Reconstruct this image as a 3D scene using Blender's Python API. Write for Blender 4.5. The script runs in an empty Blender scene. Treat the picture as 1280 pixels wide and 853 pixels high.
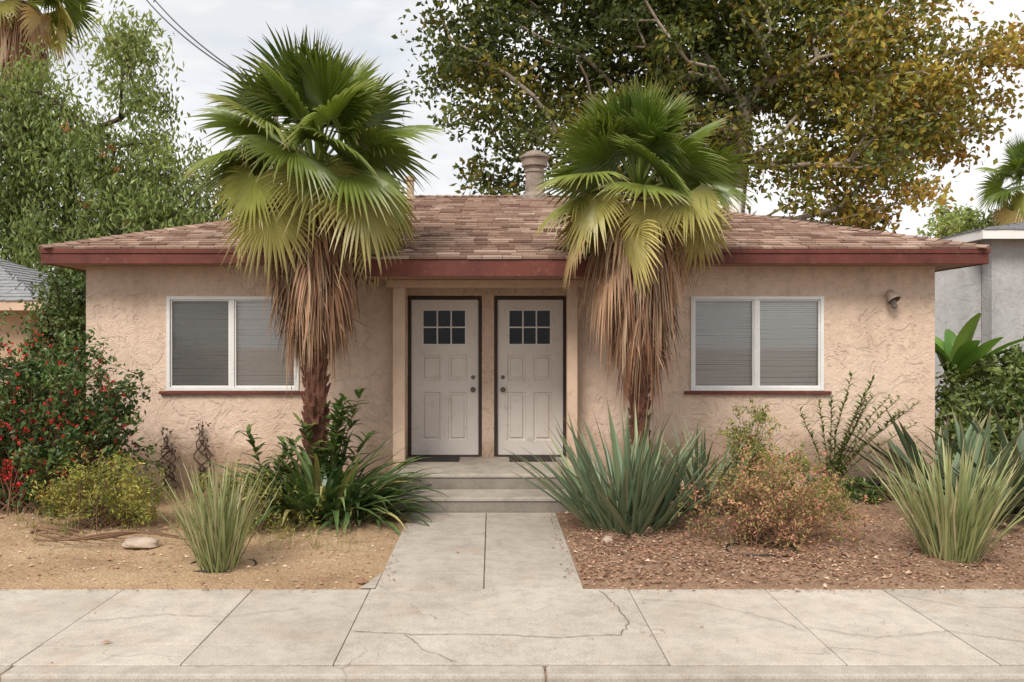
import bpy, math, random
import numpy as np
from mathutils import Vector, Matrix
rng=np.random.default_rng(11); random.seed(11)
S=bpy.context.scene; COL=S.collection
A=np.array
# ------------------------------------------------------------------ helpers
def parent_to(o,p):
    o.parent=p; o.matrix_parent_inverse=Matrix.Translation(-Vector(p.location))
def empty(name,loc=(0,0,0)):
    e=bpy.data.objects.new(name,None); e.location=loc; e.empty_display_size=.2; COL.objects.link(e); return e
def mk(name,verts,faces,mat,parent=None,tint=None,smooth=False,loc=None):
    v=np.asarray(verts,float).reshape(-1,3)
    if loc is not None: v=v-A(loc)
    f=faces.tolist() if isinstance(faces,np.ndarray) else faces
    me=bpy.data.meshes.new(name); me.from_pydata(v.tolist(),[],f)
    if tint is not None:
        t=np.asarray(tint,float).reshape(-1,3)
        a=me.attributes.new('tint','FLOAT_COLOR','POINT')
        a.data.foreach_set('color',np.hstack([t,np.ones((len(t),1))]).ravel())
    if smooth: me.polygons.foreach_set('use_smooth',[True]*len(me.polygons))
    me.materials.append(mat); me.update()
    o=bpy.data.objects.new(name,me)
    if loc is not None: o.location=loc
    COL.objects.link(o)
    if parent is not None: parent_to(o,parent)
    return o
class MB:
    def __init__(s): s.v=[];s.f=[];s.t=[];s.n=0
    def add(s,v,f,t=None):
        v=np.asarray(v,float).reshape(-1,3)
        if isinstance(f,np.ndarray): s.f+=(f+s.n).tolist()
        else: s.f+=[[i+s.n for i in q] for q in f]
        s.v.append(v)
        if t is None: t=np.tile([.5,.5,.5],(len(v),1))
        t=np.asarray(t,float)
        if t.ndim==1: t=np.tile(t,(len(v),1))
        s.t.append(t); s.n+=len(v)
    def quad(s,a,b,c,d,t=None): s.add([a,b,c,d],[[0,1,2,3]],t)
    def box(s,x0,x1,y0,y1,z0,z1,t=None):
        v=[(x0,y0,z0),(x1,y0,z0),(x1,y1,z0),(x0,y1,z0),(x0,y0,z1),(x1,y0,z1),(x1,y1,z1),(x0,y1,z1)]
        s.add(v,[[0,3,2,1],[4,5,6,7],[0,1,5,4],[1,2,6,5],[2,3,7,6],[3,0,4,7]],t)
    def obj(s,name,mat,parent=None,smooth=False,loc=None,bevel=0):
        o=mk(name,np.vstack(s.v),s.f,mat,parent,np.vstack(s.t),smooth,loc)
        if bevel:
            m=o.modifiers.new('bevel','BEVEL'); m.width=bevel; m.segments=2; m.limit_method='ANGLE'
        return o
def tubes(mb,p0,p1,r0,r1,sides=6,t=None):
    p0=np.asarray(p0,float).reshape(-1,3);p1=np.asarray(p1,float).reshape(-1,3);n=len(p0)
    r0=np.broadcast_to(r0,(n,));r1=np.broadcast_to(r1,(n,))
    d=p1-p0; L=np.linalg.norm(d,axis=1,keepdims=True)+1e-9; d=d/L
    ref=np.where(np.abs(d[:,2:3])>.9,A([[1.,0,0]]),A([[0,0,1.]]))
    a=np.cross(d,ref); a/=np.linalg.norm(a,axis=1,keepdims=True); b=np.cross(d,a)
    V=np.zeros((n,2,sides,3))
    for k in range(sides):
        c,s_=math.cos(2*math.pi*k/sides),math.sin(2*math.pi*k/sides)
        o=a*c+b*s_
        V[:,0,k]=p0+o*r0[:,None]; V[:,1,k]=p1+o*r1[:,None]
    F=[]
    base=np.arange(n)*2*sides
    for k in range(sides):
        k2=(k+1)%sides
        F.append(np.stack([base+k,base+k2,base+sides+k2,base+sides+k],1))
    mb.add(V.reshape(-1,3),np.vstack(F),t)
def polytube(mb,pts,r0,r1,sides=7,t=None):
    P=np.asarray(pts,float); n=len(P)
    T=np.gradient(P,axis=0); T/=np.linalg.norm(T,axis=1,keepdims=True)+1e-9
    ref=A([0,0,1.]) if abs(T[0,2])<.8 else A([1.,0,0])
    V=np.zeros((n,sides,3)); rr=np.linspace(r0,r1,n) if np.isscalar(r0) else np.asarray(r0)
    for i in range(n):
        a=np.cross(T[i],ref); a/=np.linalg.norm(a)+1e-9; b=np.cross(T[i],a)
        for k in range(sides):
            V[i,k]=P[i]+(a*math.cos(2*math.pi*k/sides)+b*math.sin(2*math.pi*k/sides))*rr[i]
    F=[]
    for i in range(n-1):
        for k in range(sides):
            k2=(k+1)%sides; F.append([i*sides+k,i*sides+k2,(i+1)*sides+k2,(i+1)*sides+k])
    mb.add(V.reshape(-1,3),F,t)
def leaves(mb,c,L,W,tint,up=.6,droop=0.,flat=0.,fold=.25):
    n=len(c); c=np.asarray(c,float)
    d=rng.normal(size=(n,3)); d[:,2]=d[:,2]*(1-flat)-droop*2; d/=np.linalg.norm(d,axis=1,keepdims=True)
    nn=rng.normal(size=(n,3))*(1-flat*.85); nn[:,2]+=up*2
    nn-=d*np.sum(nn*d,axis=1,keepdims=True); nn/=np.linalg.norm(nn,axis=1,keepdims=True)+1e-9
    s=np.cross(d,nn); L=np.broadcast_to(L,(n,))[:,None]; W=np.broadcast_to(W,(n,))[:,None]
    V=np.zeros((n,4,3)); V[:,0]=c-d*L*.5; V[:,2]=c+d*L*.5
    V[:,1]=c+s*W*.5+nn*W*fold; V[:,3]=c-s*W*.5+nn*W*fold
    b=np.arange(n)*4
    F=np.vstack([np.stack([b,b+1,b+2],1),np.stack([b,b+2,b+3],1)])
    mb.add(V.reshape(-1,3),F,np.repeat(tint,4,axis=0))
def tint3(n,r,rs,b=1.,bs=.18):
    return np.stack([np.clip(r+rng.normal(size=n)*rs,0,1),rng.random(n),np.clip(b+rng.normal(size=n)*bs,.35,1.7)],1)
def prof_sword(t): return min(1,.65+t*1.2)*(1 if t<.45 else max(.03,1-((t-.45)/.55)**1.5))
def prof_rush(t): return .8 if t<.6 else max(.08,.8*(1-((t-.6)/.4)**1.8))
def prof_oval(t): return max(.06,math.sin(math.pi*min(1,(t*.93+.05)))**.6)
def ribbons(mb,base,az,el,L,W,bend,tint,nseg=7,prof=prof_sword,fold=.3,pw=1.4,twist=0.):
    N=len(base); pos=np.asarray(base,float).copy()
    hd=np.stack([np.cos(az),np.sin(az),np.zeros(N)],1); sd=np.stack([-np.sin(az),np.cos(az),np.zeros(N)],1); Z=A([[0,0,1.]])
    V=np.zeros((N,nseg+1,3,3)); TT=np.zeros((N,nseg+1,3,3))
    tw0=rng.normal(size=N)*twist
    for k in range(nseg+1):
        t=k/nseg; e=(el-bend*t**pw)[:,None]
        d=hd*np.cos(e)+Z*np.sin(e); up=-hd*np.sin(e)+Z*np.cos(e)
        w=(W*prof(t)/2)[:,None]; tw=(tw0*t)[:,None]
        s=sd*np.cos(tw)+up*np.sin(tw); u=up*np.cos(tw)-sd*np.sin(tw)
        V[:,k,0]=pos-s*w+u*w*fold; V[:,k,1]=pos; V[:,k,2]=pos+s*w+u*w*fold
        tk=tint.copy(); tk[:,1]=t; TT[:,k,:]=tk[:,None,:]
        pos=pos+d*(L/nseg)[:,None]
    b=(np.arange(N)*(nseg+1)*3)[:,None]; F=[]
    for k in range(nseg):
        for j in (0,1):
            a=b+k*3+j; F.append(np.hstack([a,a+1,a+4,a+3]))
    mb.add(V.reshape(-1,3),np.vstack(F),TT.reshape(-1,3))
# ------------------------------------------------------------------ materials
def nodes(name):
    m=bpy.data.materials.new(name); m.use_nodes=True; nt=m.node_tree; nt.nodes.clear()
    return m,nt,nt.nodes,nt.links
def ramp(nt,fac,stops):
    r=nt.nodes.new('ShaderNodeValToRGB'); e=r.color_ramp.elements
    while len(e)<len(stops): e.new(.5)
    for i,(p,c) in enumerate(stops):
        e[i].position=p
    for i,(p,c) in enumerate(stops):
        c=(c,c,c) if np.isscalar(c) else c
        e[i].color=(*c,1)
    nt.links.new(fac,r.inputs['Fac']); return r.outputs['Color']
def mix(nt,a,b,fac,mode='MIX'):
    m=nt.nodes.new('ShaderNodeMix'); m.data_type='RGBA'; m.blend_type=mode
    for s,v in ((m.inputs[6],a),(m.inputs[7],b),(m.inputs[0],fac)):
        if hasattr(v,'links'): nt.links.new(v,s)
        else: s.default_value=(*v,1) if (not np.isscalar(v)) else v
    return m.outputs[2]
def noise(nt,vec,scale,detail=4,rough=.55,dist=0.):
    n=nt.nodes.new('ShaderNodeTexNoise'); n.inputs['Scale'].default_value=scale; n.inputs['Detail'].default_value=detail
    n.inputs['Roughness'].default_value=rough; n.inputs['Distortion'].default_value=dist
    nt.links.new(vec,n.inputs['Vector']); return n.outputs['Fac']
def bump(nt,h,dist,strength=1.,prev=None):
    b=nt.nodes.new('ShaderNodeBump'); b.inputs['Distance'].default_value=dist; b.inputs['Strength'].default_value=strength
    nt.links.new(h,b.inputs['Height'])
    if prev is not None: nt.links.new(prev,b.inputs['Normal'])
    return b.outputs['Normal']
def finish(nt,col,rough=.8,normal=None,spec=.3,metal=0.):
    p=nt.nodes.new('ShaderNodeBsdfPrincipled'); o=nt.nodes.new('ShaderNodeOutputMaterial')
    if hasattr(col,'links'): nt.links.new(col,p.inputs['Base Color'])
    else: p.inputs['Base Color'].default_value=(*col,1)
    if hasattr(rough,'links'): nt.links.new(rough,p.inputs['Roughness'])
    else: p.inputs['Roughness'].default_value=rough
    p.inputs['Specular IOR Level'].default_value=spec; p.inputs['Metallic'].default_value=metal
    if normal is not None: nt.links.new(normal,p.inputs['Normal'])
    nt.links.new(p.outputs[0],o.inputs[0]); return p
def objco(nt):
    return nt.nodes.new('ShaderNodeTexCoord').outputs['Object']
def tintsep(nt):
    a=nt.nodes.new('ShaderNodeAttribute'); a.attribute_name='tint'
    s=nt.nodes.new('ShaderNodeSeparateColor'); nt.links.new(a.outputs['Color'],s.inputs[0]); return s.outputs
def foliage(name,stops,trans=.3,rough=.45,tip=None,spec=.35):
    m,nt,_,l=nodes(name); s=tintsep(nt)
    c=ramp(nt,s[0],stops)
    if tip is not None: c=mix(nt,c,tip,ramp(nt,s[1],[(.8,0.),(1.,.8)]))
    vm=nt.nodes.new('ShaderNodeVectorMath'); vm.operation='SCALE'; l.new(c,vm.inputs[0]); l.new(s[2],vm.inputs['Scale']); c=vm.outputs[0]
    if trans<.2:
        finish(nt,c,rough,None,spec); return m
    p=nt.nodes.new('ShaderNodeBsdfPrincipled'); l.new(c,p.inputs['Base Color']); p.inputs['Roughness'].default_value=rough; p.inputs['Specular IOR Level'].default_value=spec
    t=nt.nodes.new('ShaderNodeBsdfTranslucent'); vm=nt.nodes.new('ShaderNodeVectorMath'); vm.operation='MULTIPLY'; l.new(c,vm.inputs[0]); vm.inputs[1].default_value=(1.,1.,.55); l.new(vm.outputs[0],t.inputs['Color'])
    ms=nt.nodes.new('ShaderNodeMixShader'); ms.inputs[0].default_value=trans
    l.new(p.outputs[0],ms.inputs[1]); l.new(t.outputs[0],ms.inputs[2])
    o=nt.nodes.new('ShaderNodeOutputMaterial'); l.new(ms.outputs[0],o.inputs[0]); return m
def stucco_mat(name,c1,c2,c3,amt=1.):
    m,nt,_,l=nodes(name); co=objco(nt)
    c=ramp(nt,noise(nt,co,.9,5,.6),[(.3,c1),(.5,c2),(.72,c3)])
    c=mix(nt,c,ramp(nt,noise(nt,co,14,4),[(.3,.90),(.6,1.03)]),1.,'MULTIPLY')
    tn=noise(nt,co,4.6,4,.62,1.0); tr=ramp(nt,tn,[(.40,0.),(.455,.8),(.55,1.),(.60,.6),(.66,1.)])
    c=mix(nt,c,ramp(nt,tn,[(.40,.97),(.43,.87),(.46,1.)]),.6,'MULTIPLY')
    sp=nt.nodes.new('ShaderNodeSeparateXYZ'); l.new(co,sp.inputs[0])
    ma=nt.nodes.new('ShaderNodeMath'); ma.operation='MULTIPLY_ADD'; l.new(noise(nt,co,3,4),ma.inputs[0]); ma.inputs[1].default_value=-.9; l.new(sp.outputs[2],ma.inputs[2])
    d=ramp(nt,ma.outputs[0],[(0.,.6),(.25,0.)])
    c=mix(nt,c,(.34,.23,.15),d)
    mp=nt.nodes.new('ShaderNodeMapping'); mp.inputs['Scale'].default_value=(4,4,.4); l.new(co,mp.inputs[0])
    c=mix(nt,c,ramp(nt,noise(nt,mp.outputs[0],1.,4),[(.33,.86),(.5,1.)]),.7,'MULTIPLY')
    b=bump(nt,tr,.010*amt,.8); b=bump(nt,noise(nt,co,30,4,.7),.013*amt,.9,b)
    finish(nt,c,.92,b,.12); return m
def paint(name,col,var=.2,rough=.6,dirt=None,scale=3.,spec=.3):
    m,nt,_,l=nodes(name); co=objco(nt)
    a=tuple(x*(1-var) for x in col); b2=tuple(min(1,x*(1+var)) for x in col)
    c=ramp(nt,noise(nt,co,scale,5,.65),[(.3,a),(.7,b2)])
    if dirt: c=mix(nt,c,dirt,ramp(nt,noise(nt,co,scale*3.3,6,.75,.5),[(.56,0.),(.74,.75)]))
    finish(nt,c,rough,None,spec); return m
def concrete(name,c1,c2,c3):
    m,nt,_,l=nodes(name); co=objco(nt); s=tintsep(nt)
    c=ramp(nt,noise(nt,co,1.3,6,.62,.4),[(.28,c1),(.5,c2),(.72,c3)])
    c=mix(nt,c,ramp(nt,noise(nt,co,110,2),[(.35,.82),(.6,1.05)]),1.,'MULTIPLY')
    c=mix(nt,c,ramp(nt,noise(nt,co,7,5,.7),[(.38,.76),(.55,1.)]),.6,'MULTIPLY')
    c=mix(nt,c,(.40,.27,.17),ramp(nt,noise(nt,co,2.1,5,.7),[(.56,0.),(.75,.45)]))
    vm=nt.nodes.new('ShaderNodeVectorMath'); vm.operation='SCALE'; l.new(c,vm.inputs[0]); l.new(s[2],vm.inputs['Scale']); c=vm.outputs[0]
    dn=nt.nodes.new('ShaderNodeTexNoise'); dn.inputs['Scale'].default_value=2.5; dn.inputs['Detail'].default_value=5; l.new(co,dn.inputs['Vector'])
    mv=mix(nt,co,dn.outputs['Color'],.35)
    v=nt.nodes.new('ShaderNodeTexVoronoi'); v.feature='DISTANCE_TO_EDGE'; v.inputs['Scale'].default_value=1.1; l.new(mv,v.inputs['Vector'])
    cr=ramp(nt,v.outputs['Distance'],[(.0,1.),(.006,0.)])
    msk=ramp(nt,noise(nt,co,.8,3),[(.5,0.),(.58,1.)])
    cr=mix(nt,cr,msk,1.,'MULTIPLY')
    c=mix(nt,c,(.16,.12,.09),mix(nt,cr,(.6,.6,.6),1.,'MULTIPLY'))
    b=bump(nt,noise(nt,co,60,4),.004,.6)
    finish(nt,c,.88,b,.2); return m

M_st=stucco_mat('peach_stucco',(.62,.455,.345),(.69,.52,.405),(.75,.585,.465))
M_st2=stucco_mat('grey_stucco',(.38,.37,.37),(.43,.42,.42),(.47,.46,.46),.5)
M_st3=stucco_mat('tan_stucco',(.42,.31,.21),(.48,.36,.25),(.5,.4,.3),.5)
M_red=paint('red_trim_paint',(.128,.036,.026),.3,.65,(.25,.12,.085),3.)
M_sof=paint('soffit_paint',(.34,.2,.15),.15,.7)
M_door=paint('weathered_door_paint',(.73,.665,.61),.06,.55,(.45,.37,.30),2.2)
M_munt=paint('window_muntin_paint',(.76,.73,.69),.05,.5)
M_dark=paint('dark_wood',(.06,.04,.03),.3,.7)
M_alu=paint('white_aluminium',(.74,.73,.71),.06,.4,(.5,.46,.4),6)
M_beam=paint('beam_paint',(.58,.42,.31),.1,.75,(.36,.22,.14),5)
M_metal=paint('galvanised_metal',(.25,.20,.165),.3,.5,(.20,.11,.07),7)
M_white=paint('white_pipe',(.75,.73,.7),.08,.5)
M_brass=paint('aged_brass',(.13,.09,.06),.2,.35,spec=.6)
M_mat=paint('coir_mat',(.035,.03,.028),.4,.95,scale=30)
M_black=paint('black_plastic',(.02,.02,.02),.2,.5)
M_wire=paint('wire_rubber',(.04,.04,.045),.1,.6)
M_bark=paint('bark',(.36,.30,.24),.4,.9,(.22,.17,.12),5)
M_bark2=paint('dark_bark',(.09,.06,.045),.45,.9,scale=8)
M_twig=paint('twig',(.17,.10,.06),.4,.9,scale=9)
M_boot=paint('palm_boots',(.115,.048,.03),.5,.85,(.24,.13,.08),9)
M_con=concrete('sidewalk_concrete',(.42,.365,.305),(.50,.44,.375),(.57,.51,.44))
M_con2=concrete('step_concrete',(.25,.215,.18),(.34,.30,.255),(.42,.375,.32))
M_asph=paint('asphalt',(.06,.058,.056),.25,.9,(.12,.11,.1),20)
M_crk=paint('crack_dirt',(.15,.11,.08),.3,.95)
M_blind=paint('blind_slats',(.84,.82,.79),.04,.5)
M_room=paint('dark_interior',(.03,.03,.03),.1,.9)
M_rock=paint('rock',(.42,.33,.26),.2,.85,(.25,.2,.15),8)
M_grroof=paint('grey_shingles',(.26,.26,.27),.2,.9,(.36,.35,.35),9)

def glass_mat(name,tcol,fac):
    m,nt,_,l=nodes(name)
    t=nt.nodes.new('ShaderNodeBsdfTransparent'); t.inputs[0].default_value=(*tcol,1)
    g=nt.nodes.new('ShaderNodeBsdfGlossy'); g.inputs['Roughness'].default_value=.04
    f=nt.nodes.new('ShaderNodeFresnel'); f.inputs[0].default_value=1.5
    a=nt.nodes.new('ShaderNodeMath'); a.operation='ADD'; l.new(f.outputs[0],a.inputs[0]); a.inputs[1].default_value=fac
    ms=nt.nodes.new('ShaderNodeMixShader'); l.new(a.outputs[0],ms.inputs[0]); l.new(t.outputs[0],ms.inputs[1]); l.new(g.outputs[0],ms.inputs[2])
    o=nt.nodes.new('ShaderNodeOutputMaterial'); l.new(ms.outputs[0],o.inputs[0]); return m
M_glass=glass_mat('window_glass',(.97,.97,.97),.07)
M_dglass=glass_mat('door_glass',(.2,.21,.22),-.02)
def screen_mat(name,f):
    m,nt,_,l=nodes(name)
    t=nt.nodes.new('ShaderNodeBsdfTransparent'); d=nt.nodes.new('ShaderNodeBsdfDiffuse'); d.inputs[0].default_value=(.12,.115,.11,1)
    ms=nt.nodes.new('ShaderNodeMixShader'); ms.inputs[0].default_value=f; l.new(t.outputs[0],ms.inputs[1]); l.new(d.outputs[0],ms.inputs[2])
    o=nt.nodes.new('ShaderNodeOutputMaterial'); l.new(ms.outputs[0],o.inputs[0]); return m
M_screen=screen_mat('insect_screen',.42); M_screen2=screen_mat('fine_insect_screen',.14)
m,nt,_,l=nodes('asphalt_shingles'); M_shin=m
s=tintsep(nt); co=objco(nt)
c=ramp(nt,s[0],[(0.,(.17,.10,.075)),(.35,(.275,.175,.135)),(.7,(.36,.245,.19)),(1.,(.46,.34,.275))])
c=mix(nt,c,ramp(nt,noise(nt,co,70,3,.7),[(.3,.65),(.7,1.25)]),1.,'MULTIPLY')
c=mix(nt,c,ramp(nt,noise(nt,co,1.2,4),[(.3,.82),(.7,1.12)]),1.,'MULTIPLY')
finish(nt,c,.95,None,.1)
m,nt,_,l=nodes('soil'); M_soil=m
co=objco(nt)
c=ramp(nt,noise(nt,co,1.1,6,.65),[(.3,(.31,.20,.115)),(.5,(.44,.30,.18)),(.7,(.52,.375,.235))])
sp=nt.nodes.new('ShaderNodeSeparateXYZ'); l.new(co,sp.inputs[0])
ma=nt.nodes.new('ShaderNodeMath'); ma.operation='MULTIPLY_ADD'; l.new(noise(nt,co,.8,4),ma.inputs[0]); ma.inputs[1].default_value=2.; l.new(sp.outputs[0],ma.inputs[2])
c2=ramp(nt,noise(nt,co,5,6,.7),[(.3,(.17,.10,.07)),(.55,(.32,.20,.135)),(.75,(.43,.31,.22))])
c=mix(nt,c,c2,ramp(nt,ma.outputs[0],[(.9,0.),(1.,.85)]))
c=mix(nt,c,ramp(nt,noise(nt,co,55,4,.7),[(.3,.55),(.65,1.25)]),1.,'MULTIPLY')
b=bump(nt,noise(nt,co,22,6,.7),.035,.8)
finish(nt,c,.95,b,.1)

F_palm=foliage('fan_palm_leaf',[(0.,(.095,.16,.026)),(.25,(.185,.245,.045)),(.45,(.33,.34,.085)),(.62,(.52,.43,.16)),(.8,(.46,.29,.14)),(1.,(.28,.17,.10))],.32,.35,tip=(.44,.37,.16),spec=.45)
F_dead=foliage('dead_palm_leaf',[(0.,(.19,.085,.048)),(.4,(.31,.17,.10)),(.75,(.42,.28,.18)),(1.,(.52,.40,.29))],.15,.8,spec=.15)
F_big=foliage('shade_tree_leaf',[(0.,(.065,.095,.022)),(.4,(.16,.175,.04)),(.7,(.40,.31,.055)),(1.,(.40,.20,.045))],.38,.5)
F_pep=foliage('feathery_leaf',[(0.,(.08,.13,.04)),(.5,(.18,.245,.08)),(1.,(.31,.35,.12))],.4,.5)
F_dark=foliage('dark_leaf',[(0.,(.03,.06,.018)),(.5,(.07,.12,.032)),(1.,(.15,.19,.055))],.2,.35)
F_yel=foliage('yellow_green_leaf',[(0.,(.13,.17,.035)),(.5,(.32,.31,.065)),(1.,(.50,.40,.12))],.3,.5)
F_dry=foliage('dry_reddish_leaf',[(0.,(.18,.20,.06)),(.4,(.38,.30,.11)),(.75,(.54,.28,.17)),(1.,(.52,.22,.17))],.3,.6)
F_strap=foliage('strap_leaf',[(0.,(.04,.08,.025)),(.5,(.085,.14,.045)),(.85,(.17,.22,.08)),(1.,(.38,.33,.13))],.2,.33)
F_agave=foliage('agave_leaf',[(0.,(.08,.125,.07)),(.5,(.14,.19,.105)),(.85,(.25,.29,.15)),(1.,(.42,.36,.2))],.12,.4,tip=(.28,.2,.1))
F_rush=foliage('rush_leaf',[(0.,(.14,.18,.06)),(.5,(.27,.30,.12)),(.85,(.42,.39,.20)),(1.,(.48,.39,.23))],.15,.5,tip=(.42,.33,.17))
F_ban=foliage('banana_leaf',[(0.,(.07,.16,.03)),(.5,(.14,.26,.05)),(1.,(.28,.34,.08))],.35,.35)
F_red=foliage('red_flower',[(0.,(.42,.015,.02)),(1.,(.62,.06,.05))],.2,.5)
F_pink=foliage('pink_flower',[(0.,(.6,.1,.16)),(1.,(.75,.25,.3))],.3,.5)
F_litter=foliage('leaf_litter',[(0.,(.16,.08,.055)),(.5,(.32,.17,.11)),(.8,(.43,.27,.18)),(1.,(.52,.40,.29))],.05,.8,spec=.1)
F_orange=foliage('orange_fruit',[(0.,(.42,.10,.04)),(1.,(.5,.2,.06))],.05,.5)
F_straw=foliage('dry_grass',[(0.,(.28,.27,.10)),(.5,(.42,.34,.17)),(1.,(.50,.40,.24))],.25,.7)

# ------------------------------------------------------------------ ground, road, pavement
EY0=4.72
mb=MB(); 
mb.quad((-400,-200,-.15),(400,-200,-.15),(400,EY0+.02,-.15),(-400,EY0+.02,-.15))
mb.quad((-400,EY0+.02,-.15),(400,EY0+.02,-.15),(400,EY0+.02,-.012),(-400,EY0+.02,-.012))
mb.quad((-400,EY0+.02,-.012),(400,EY0+.02,-.012),(400,600,-.012),(-400,600,-.012))
mb.obj('ground',M_soil)
mb=MB(); mb.quad((-200,-7,-.13),(200,-7,-.13),(200,EY0-.35,-.13),(-200,EY0-.35,-.13)); mb.obj('road',M_asph)
mb=MB(); x=-30.
while x<30:
    mb.box(x+.004,x+2.996,EY0-.35,EY0-.004,-.2,-.122,(.5,.5,.8+.1*random.random()))
    x+=3.
mb.obj('gutter',M_con2)
mb=MB(); xs=[-30+i*3.03 for i in range(21)]
for a,b_ in zip(xs[:-1],xs[1:]): mb.box(a+.003,b_-.003,EY0,EY0+.15,-.2,.002,(.5,.5,.80+.08*random.random()))
mb.obj('kerb',M_con,bevel=.02)
jx=[-12.9,-11.9,-10.9,-9.95,-9.0,-8.0,-7.1,-6.1,-5.25,-4.5,-3.68,-2.745,-1.78,-.907,1.014,2.03,2.906,3.85,4.8,5.8,6.8,7.8,8.8,9.8,10.8,11.8,12.8]
mb=MB()
for a,b_ in zip(jx[:-1],jx[1:]):
    tt=(.5,.5,.91+.16*random.random())
    if a<-.95:
        mb.box(a+.003,b_-.003,EY0+.157,5.19,-.1,.0+.004*random.random(),tt)
        mb.box(a+.003,b_-.003,5.197,6.355,-.1,.004*random.random(),tt)
    else: mb.box(a+.003,b_-.003,EY0+.157,6.355,-.1,.005*random.random(),tt)
sidewalk=mb.obj('sidewalk',M_con,bevel=.005)
mb=MB(); mb.quad((-14,EY0+.1,-.0085),(14,EY0+.1,-.0085),(14,6.37,-.0085),(-14,6.37,-.0085)); mb.obj('joint_fill',M_crk,sidewalk)
def crack(mb,pts,w):
    P=[]
    for (a,b_) in zip(pts[:-1],pts[1:]):
        a=A(a,float);b_=A(b_,float); n=max(3,int(np.linalg.norm(b_-a)/.04))
        for k in range(n): P.append(a+(b_-a)*k/n+rng.normal(size=2)*.007)
    P.append(A(pts[-1],float)); P=A(P); T=np.gradient(P,axis=0); T/=np.linalg.norm(T,axis=1,keepdims=True)+1e-9
    Nn=np.stack([-T[:,1],T[:,0]],1); ww=w*(.4+.6*rng.random(len(P)))[:,None]; ww[0]=ww[-1]=.0005
    z=np.full((len(P),1),.0105)
    V=np.stack([np.hstack([P-Nn*ww,z]),np.hstack([P+Nn*ww,z])],1).reshape(-1,3)
    F=[[2*i,2*i+1,2*i+3,2*i+2] for i in range(len(P)-1)]
    mb.add(V,F)
mb=MB()
crack(mb,[(-.9,5.42),(-.5,5.36),(0,5.36),(.4,5.3),(.8,5.35),(.9,5.6),(.85,6.0),(.8,6.33)],.004)
crack(mb,[(-.55,5.38),(-.42,5.1),(-.2,4.9)],.003)
crack(mb,[(1.02,6.1),(1.5,6.0),(1.9,5.6),(2.0,5.4)],.003)
crack(mb,[(2.0,5.5),(2.4,5.3),(2.9,5.42),(3.3,5.2)],.003)
crack(mb,[(-2.7,5.6),(-2.2,5.75),(-1.8,5.7),(-1.3,5.9)],.003)
crack(mb,[(2.9,6.2),(3.3,5.9),(3.85,5.9)],.003)
mb.obj('cracks',M_crk,sidewalk)
mb=MB()
for x0,x1 in ((-.87,-.065),(-.057,.68)):
    mb.box(x0,x1,6.363,6.865,-.1,.006,(.5,.5,.92)); mb.box(x0,x1,6.873,9.15,-.1,.01,(.5,.5,.84+.05*random.random()))
mb.add([(-.99,6.363,.006),(-.874,6.363,.006),(-.874,6.8,.006)],[[0,1,2]],(.5,.5,.85))
mb.obj('garden_path',M_con,bevel=.005)
def hgt(x,y):
    return .018+.022*np.sin(x*1.7+y*.9)*np.sin(y*2.1-x*.6)+.012*np.sin(x*5.3+1)*np.sin(y*4.7)
def edge(x,y):
    e=np.clip((y-6.36)/.5,0,1)
    e=e*np.clip(np.minimum(np.abs(x+.87),np.abs(x-.68))/.4,0,1)
    return e
def soil_patch(mb,x0,x1,y0,y1,st=.05):
    nx=int((x1-x0)/st)+1; ny=int((y1-y0)/st)+1
    X,Y=np.meshgrid(np.linspace(x0,x1,nx),np.linspace(y0,y1,ny)); e=edge(X,Y)
    Z=-.004+e*(hgt(X,Y)+.02)+rng.normal(size=X.shape)*.0045*e
    V=np.stack([X,Y,Z],-1).reshape(-1,3); i=np.arange(nx*ny).reshape(ny,nx)
    F=np.stack([i[:-1,:-1].ravel(),i[:-1,1:].ravel(),i[1:,1:].ravel(),i[1:,:-1].ravel()],1); mb.add(V,F)
mb=MB(); soil_patch(mb,-14,-.872,6.362,10.6); soil_patch(mb,.682,14,6.362,10.6)
yard=mb.obj('yard_soil',M_soil,smooth=True)
def gz(x,y): return -.004+edge(x,y)*(hgt(x,y)+.02)
mb=MB(); n=4600
x=np.concatenate([rng.uniform(-7,-.9,n//2),rng.uniform(.7,7,n//2)]); y=rng.uniform(6.38,9.6,n)
r=rng.gamma(2,.0035,n)+.003
c=np.stack([x,y,gz(x,y)+r*.3],1)
V=np.stack([c+np.stack([r,0*r,0*r],1),c+np.stack([0*r,r*.8,0*r],1),c-np.stack([r,0*r,0*r],1),c-np.stack([0*r,r*.8,0*r],1),c+np.stack([r*.1,0*r,r*.7],1)],1)
b_=np.arange(n)*5; F=np.vstack([np.stack([b_+k,b_+(k+1)%4,b_+4],1) for k in range(4)])
mb.add(V.reshape(-1,3),F,np.repeat(tint3(n,.8,.2),5,axis=0))
mb.obj('pebbles',F_litter)
def litter(x,y,z,L,W,tr,ts,mb,up=1.):
    leaves(mb,np.stack([x,y,z],1),L,W,tint3(len(x),tr,ts),up=up,flat=.8)
mb=MB(); n=6500
x=.7+np.abs(rng.normal(size=n))*2.8; y=6.4+rng.gamma(1.7,.75,n); k=(x<9)&(y<10.4); x=x[k];y=y[k];n=len(x)
litter(x,y,gz(x,y)+.008+rng.random(n)*.008,rng.uniform(.02,.055,n),rng.uniform(.01,.028,n),.5,.28,mb)
n=1900; x=rng.uniform(-7,-.9,n); y=rng.uniform(6.5,10.4,n); k=rng.random(n)<(.15+.85*(y-6.5)/3.9); x=x[k];y=y[k];n=len(x)
litter(x,y,gz(x,y)+.008,rng.uniform(.02,.05,n),rng.uniform(.01,.02,n),.6,.25,mb)
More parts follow.
